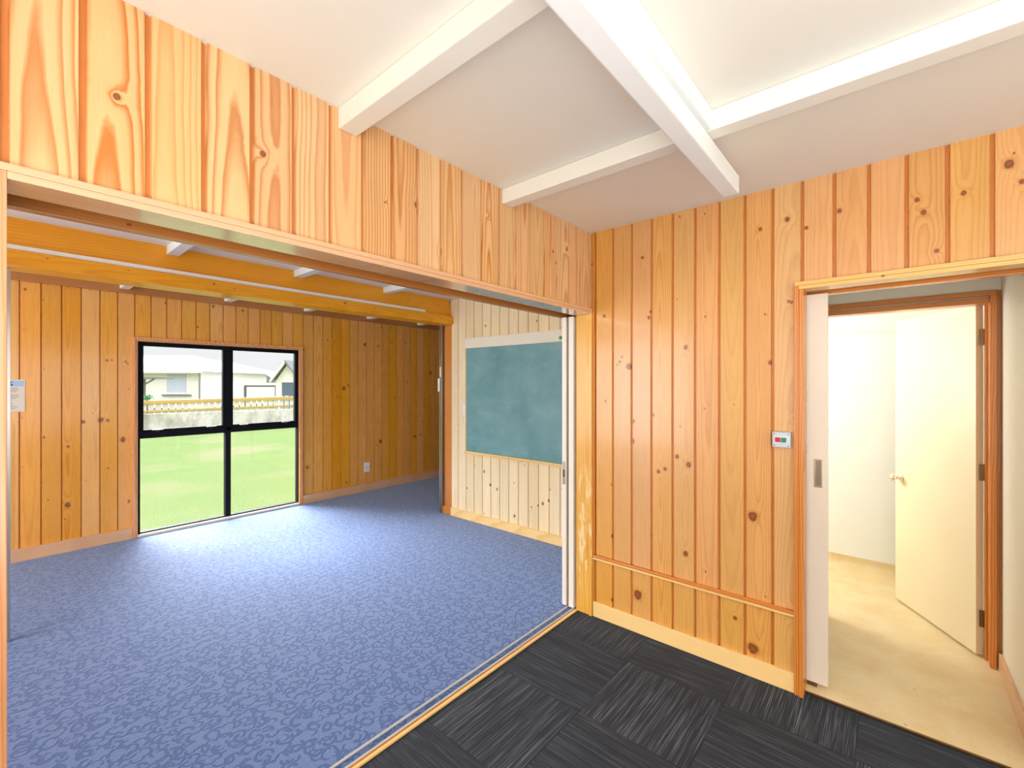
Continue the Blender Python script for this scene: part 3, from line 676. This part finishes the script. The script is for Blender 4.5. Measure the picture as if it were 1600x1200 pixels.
# notice
M['paper'] = plain('paper', lin(228,218,200), .5, var=.01)
M['ink'] = plain('grey_ink', lin(150,142,132), .6); M['inkblue'] = plain('blue_print', lin(60,90,140), .5); M['inklight'] = plain('pale_blue_print', lin(170,200,232), .5)
e = empty('wall_notice', (-4.172, -2.46, 1.42), 'printed sheet with a blue heading on the wall at far left', 'notice')
part(MB().box(-4.1785, -4.1765, -2.575, -2.384, 1.283, 1.558, M['paper']), 'sheet', e)
part(MB().box(-4.1762, -4.1758, -2.570, -2.392, 1.500, 1.548, M['inklight']).box(-4.1756, -4.1752, -2.570, -2.455, 1.505, 1.520, M['inkblue']).box(-4.1756, -4.1752, -2.570, -2.460, 1.527, 1.541, M['inkblue']), 'heading', e)
mb = MB(); random.seed(4)
for i in range(13):
    if i in (3, 8): continue
    z = 1.482-i*.0145; mb.box(-4.1762, -4.1758, -2.565, -2.415-random.random()*.05, z, z+.0045, M['ink'])
part(mb, 'text_lines', e)

# ------------------------------------------------------------------ outside: lawn, fence, houses
def W(r, d, z=0.): 
    v = CAM+RT*r+FW*d; return Vector((v.x, v.y, z))
ZG = -.12
mb = MB(); mb.face([(-4.31, -60, ZG), (-4.31, 60, ZG), (-90, 90, ZG), (-90, -60, ZG)], M['grass'])
o = mb.build('ground_lawn'); o['kind'] = 'structure'; o['label'] = 'mown green lawn outside the window'
slab('wall_outer_footing', -4.31, -4.26, -5.4, 4.0, -.12, -.02, M['timberdark'])

# concrete wall with paling fence on top
A_ = W(-13.6, 14.6); B_ = W(-8.0, 19.2)
fd = (B_-A_); FL = fd.length; fd.normalize(); fn = Vector((fd.y, -fd.x, 0))
if fn.dot(CAM-A_) < 0: fn = -fn
def fp(s, off=0., z=0.): v = A_+fd*s+fn*off; return Vector((v.x, v.y, z))
S0, S1 = -3.0, FL+3.5
mb = MB(); mb.obb((fp((S0+S1)/2, -.09, (ZG-.05+.475)/2)), fd*(S1-S0)/2, fn*.09, (0, 0, (.475-ZG+.05)/2), M['concrete'], .01)
o = mb.build('retaining_wall'); tag(o, 'stained white concrete wall at the far side of the lawn', 'wall')
def topz(s): return .945+.10*(s/FL)
e = empty('paling_fence', fp((S0+S1)/2, -.05, .475), 'low weathered paling fence with ochre rails on the concrete wall', 'fence')
def sl(mb, s0, s1, off, zf, h, t_, m):
    p0 = fp(s0, off, zf(s0)); p1 = fp(s1, off, zf(s1)); 
    mb.prism([p0, p1, p1+Vector((0, 0, h)), p0+Vector((0, 0, h))], fn*t_, m)
for h0, h1, m in ((-.145, .115, M['ochre']), (-.42, .055, M['ochre'])):
    mb = MB(); sl(mb, S0, S1, 0., lambda s: topz(s)+h0, h1, .045, m); part(mb, 'rail', e)
s = S0; random.seed(2)
while s < S1-.17:
    dz = random.uniform(-.012, .015)
    mb = MB(); sl(mb, s, s+.15, -.022, lambda q: .478, topz(s)-.478+dz, .02, M['paling']); part(mb, 'paling', e)
    s += .196
for s in (1.05, 3.6, 6.2, 8.3, 10.6):
    mb = MB(); c = fp(s, .08, (.42+topz(s)+.05)/2); mb.obb(c, fd*.04, fn*.035, (0, 0, (topz(s)+.05-.42)/2), M['galv'], .004); part(mb, 'post', e)

# houses: local frame r (right), d (away), z
def hb(mb, r0, r1, d0, d1, z0, z1, m, bev=0.):
    c = W((r0+r1)/2, (d0+d1)/2, (z0+z1)/2); mb.obb(c, RT*(r1-r0)/2, FW*(d1-d0)/2, (0, 0, (z1-z0)/2), m, bev); return mb
px = lambda x, d: (x-800)/697*d
pz = lambda y, d: 1.52+(600-y)/697*d
D = 30.
e = empty('house', W(px(250, D), D+4, ZG), 'pale rendered house with a curtained window behind the fence', 'house')
rr = px(314, D)
part(hb(MB(), rr-11, rr, D, D+8, ZG, pz(581, D), M['render']), 'wall', e)
mb = MB()
ze = pz(580.5, D-.5); zr = ze+1.35
q = [W(rr-11.5, D-.5, ze), W(rr+.45, D-.5, ze), W(rr+.45, D+8.5, ze), W(rr-11.5, D+8.5, ze)]
r1, r2 = W(rr-11.5, D+4, zr), W(rr-3.4, D+4, zr)
mb.face([q[0], q[1], r2, r1], M['roofpale']); mb.face([q[1], q[2], r2], M['roofpale']); mb.face([q[2], q[3], r1, r2], M['roofpale']); mb.face([q[3], q[0], r1], M['roofpale']); mb.face(q, M['roofpale'])
part(mb, 'roof', e)
part(hb(MB(), rr-11.5, rr+.45, D-.62, D-.5, ze-.10, ze+.02, M['render'], .01), 'gutter', e)
wx0, wx1 = px(258, D), px(296, D)
f = MB(); z0, z1 = pz(616, D), pz(582, D)
for b in ((wx0, wx0+.14, z0, z1), (wx1-.14, wx1, z0, z1), (wx0+.14, wx1-.14, z1-.1, z1), (wx0+.14, wx1-.14, z0, z0+.1)): hb(f, b[0], b[1], D-.06, D+.02, b[2], b[3], M['render'])
f = part(f, 'window', e)
part(hb(MB(), wx0+.14, wx1-.14, D-.03, D-.005, z0+.1, z1-.1, M['curtain']), 'pane', f)
part(hb(MB(), wx0-.15, wx1+.15, D-.14, D-.002, z0-.1, z0-.02, M['roofgrey'], .005), 'window_sill', e)
part(hb(MB(), px(318.5, D), px(318.5, D)+.07, D-.5, D-.43, ZG, ze-.1, M['roofgrey']), 'downpipe', e)
# porch roof with bracket at left
e = empty('porch_canopy', W(px(232, 24), 24, 1.6), 'small lean-to canopy with a bracket in front of the pale house', 'canopy')
d = 24.
part(hb(MB(), px(205, d), px(246, d), d, d+1.2, pz(592, d), pz(588.5, d), M['roofgrey'], .01), 'canopy_roof', e)
mb = MB(); mb.prism([W(px(224, d), d+.1, pz(599, d)), W(px(236, d), d+.1, pz(592.2, d)), W(px(239, d), d+.1, pz(592.2, d)), W(px(224, d), d+.1, pz(600.8, d))], FW*.08, M['timberdark']); part(mb, 'bracket', e)
part(hb(MB(), px(221, d)-.06, px(223, d), d+.1, d+.2, ZG, pz(592, d), M['timberdark']), 'post', e)
# green pot plants
random.seed(7)
mb = MB()
for i in range(70):
    c = W(px(230, 23)+random.gauss(0, .13), 23+random.gauss(0, .1), pz(621, 23)+random.gauss(0, .06)); a = Vector((random.gauss(0, 1), random.gauss(0, 1), random.gauss(0, 1))).normalized(); b = a.cross(Vector((0, .3, 1))).normalized()
    mb.obb(c, a*.05, b*.025, a.cross(b)*.004, M['leaf'])
e = empty('potted_shrub', W(px(230, 23), 23, ZG), 'small green shrub in front of the pale house at the window edge', 'plant')
part(mb, 'foliage', e); part(hb(MB(), px(230, 23)-.025, px(230, 23)+.025, 22.98, 23.02, ZG, pz(621, 23), M['timberdark']), 'stem', e)

# long low building behind (centre)
D2 = 40.
e = empty('garage', W(px(345, D2), D2+3, ZG), 'long low white garage with a flat gutter between the houses', 'garage')
part(hb(MB(), px(312, D2), px(378, D2), D2, D2+6, ZG, pz(601, D2), M['render']), 'wall', e)
mb = MB(); a = px(308, D2); b = px(380, D2); z = pz(600, D2)
mb.prism([W(a, D2-.4, z), W(a, D2-.4, z+.12), W(a, D2+3, z+1.15), W(a, D2+6.5, z+.1), W(a, D2+6.5, z)], RT*(b-a), M['roofpale']); part(mb, 'roof', e)
part(hb(MB(), px(314, D2), px(377, D2), D2-.5, D2-.4, z-.06, z+.08, M['shutter']), 'gutter', e)
f = part(hb(MB(), px(320, D2), px(345, D2), D2-.04, D2, ZG, pz(604, D2), M['roofpale']), 'garage_door', e)
# carport
D3 = 31.
e = empty('carport', W(px(405, D3), D3, ZG), 'open carport with slim posts and a flat roof beyond the fence', 'carport')
part(hb(MB(), px(377, D3), px(432, D3), D3, D3+4, pz(602, D3), pz(598.5, D3), M['render'], .01), 'roof_slab', e)
part(hb(MB(), px(380, D3), px(429, D3), D3+.1, D3+.2, pz(604.5, D3), pz(602.2, D3), M['timberdark']), 'beam', e)
for x in (381, 429.5): part(hb(MB(), px(x, D3)-.06, px(x, D3)+.06, D3+.1, D3+.22, ZG, pz(604.5, D3), M['timberdark']), 'post', e)
# house behind carport with grey roof
D4 = 50.
e = empty('house', W(px(400, D4), D4+3, ZG), 'distant low house with a long grey roof above the carport', 'house')
part(hb(MB(), px(372, D4), px(434, D4), D4, D4+7, ZG, pz(597, D4), M['render']), 'wall', e)
mb = MB(); a = px(376, D4); b = px(436, D4); z = pz(597, D4)
mb.prism([W(a, D4-.5, z), W(a, D4-.5, z+.15), W(a, D4+3.5, z+1.3), W(a, D4+7.5, z+.15), W(a, D4+7.5, z)], RT*(b-a), M['roofgrey']); part(mb, 'roof', e)
part(hb(MB(), px(417, D4), px(427, D4), D4+1.2, D4+1.3, z+.45, z+.75, M['bluepaint']), 'roof_sign', e)
# right hand gabled garage
D5 = 27.
e = empty('garage', W(px(455, D5), D5+3, ZG), 'gable-ended cream garage with a blue-grey roller door at the window edge', 'garage')
a, c_, b = px(429.5, D5), px(449.5, D5), px(469.5, D5); ze = pz(595, D5); za = pz(567, D5)
mb = MB(); mb.prism([W(a+.05, D5, ZG), W(b-.05, D5, ZG), W(b-.05, D5, ze), W(c_, D5, za-.06), W(a+.05, D5, ze)], FW*7, M['render']); part(mb, 'wall', e)
mb = MB()
n1 = W(a-.1, D5-.35, ze-.05); n2 = W(c_, D5-.35, za); n3 = W(b+.1, D5-.35, ze-.05); u = Vector((0, 0, .16))
mb.prism([n1, n2, n3, n3+u, n2+u, n1+u], FW*7.6, M['roofpale']); part(mb, 'roof', e)
mb = MB(); mb.prism([n1-u*.6-FW*.02, n2-u*.6-FW*.02, n2+u*.6-FW*.02, n1+u*.6-FW*.02], -FW*.05, M['rail']); part(mb, 'barge_board', e)
mb = MB(); z0 = ZG; z1 = pz(597.5, D5)
for i in range(22):
    zz = z0+(z1-z0)*i/22; hb(mb, px(441, D5), px(463, D5), D5-.05, D5-.01, zz+.012, z0+(z1-z0)*(i+1)/22, M['shutter'])
hb(mb, px(441, D5), px(463, D5), D5-.02, D5-.005, z0, z1, M['shutter'])
part(mb, 'roller_door', e)
# distant hill
mb = MB(); pts = [(150, 585), (235, 572), (262, 562), (290, 559.5), (320, 560.5), (345, 563), (370, 568), (392, 574), (408, 582), (425, 584), (450, 583), (520, 588)]
prev = None
Dh = 150.
for (x, y) in pts:
    c = []
    for k, (dd, hh) in enumerate(((0, 0.), (18, .45), (45, .85), (70, 1.), (110, .6), (150, 0.))):
        d = Dh-70+dd; z = (pz(y, Dh)-ZG)*hh+ZG + (math.sin(x*.31+k*2.1)*.35 if 0 < hh < 1 else 0)
        c.append(mb.b.verts.new(W(px(x, Dh), d, z)))
    if prev:
        for i in range(5):
            f = mb.b.faces.new((prev[i], c[i], c[i+1], prev[i+1])); f.material_index = mb.mi(M['hill']); f.smooth = True
    prev = c
o = mb.build('hill'); o['kind'] = 'structure'; o['label'] = 'pale grey-green hill behind the houses'
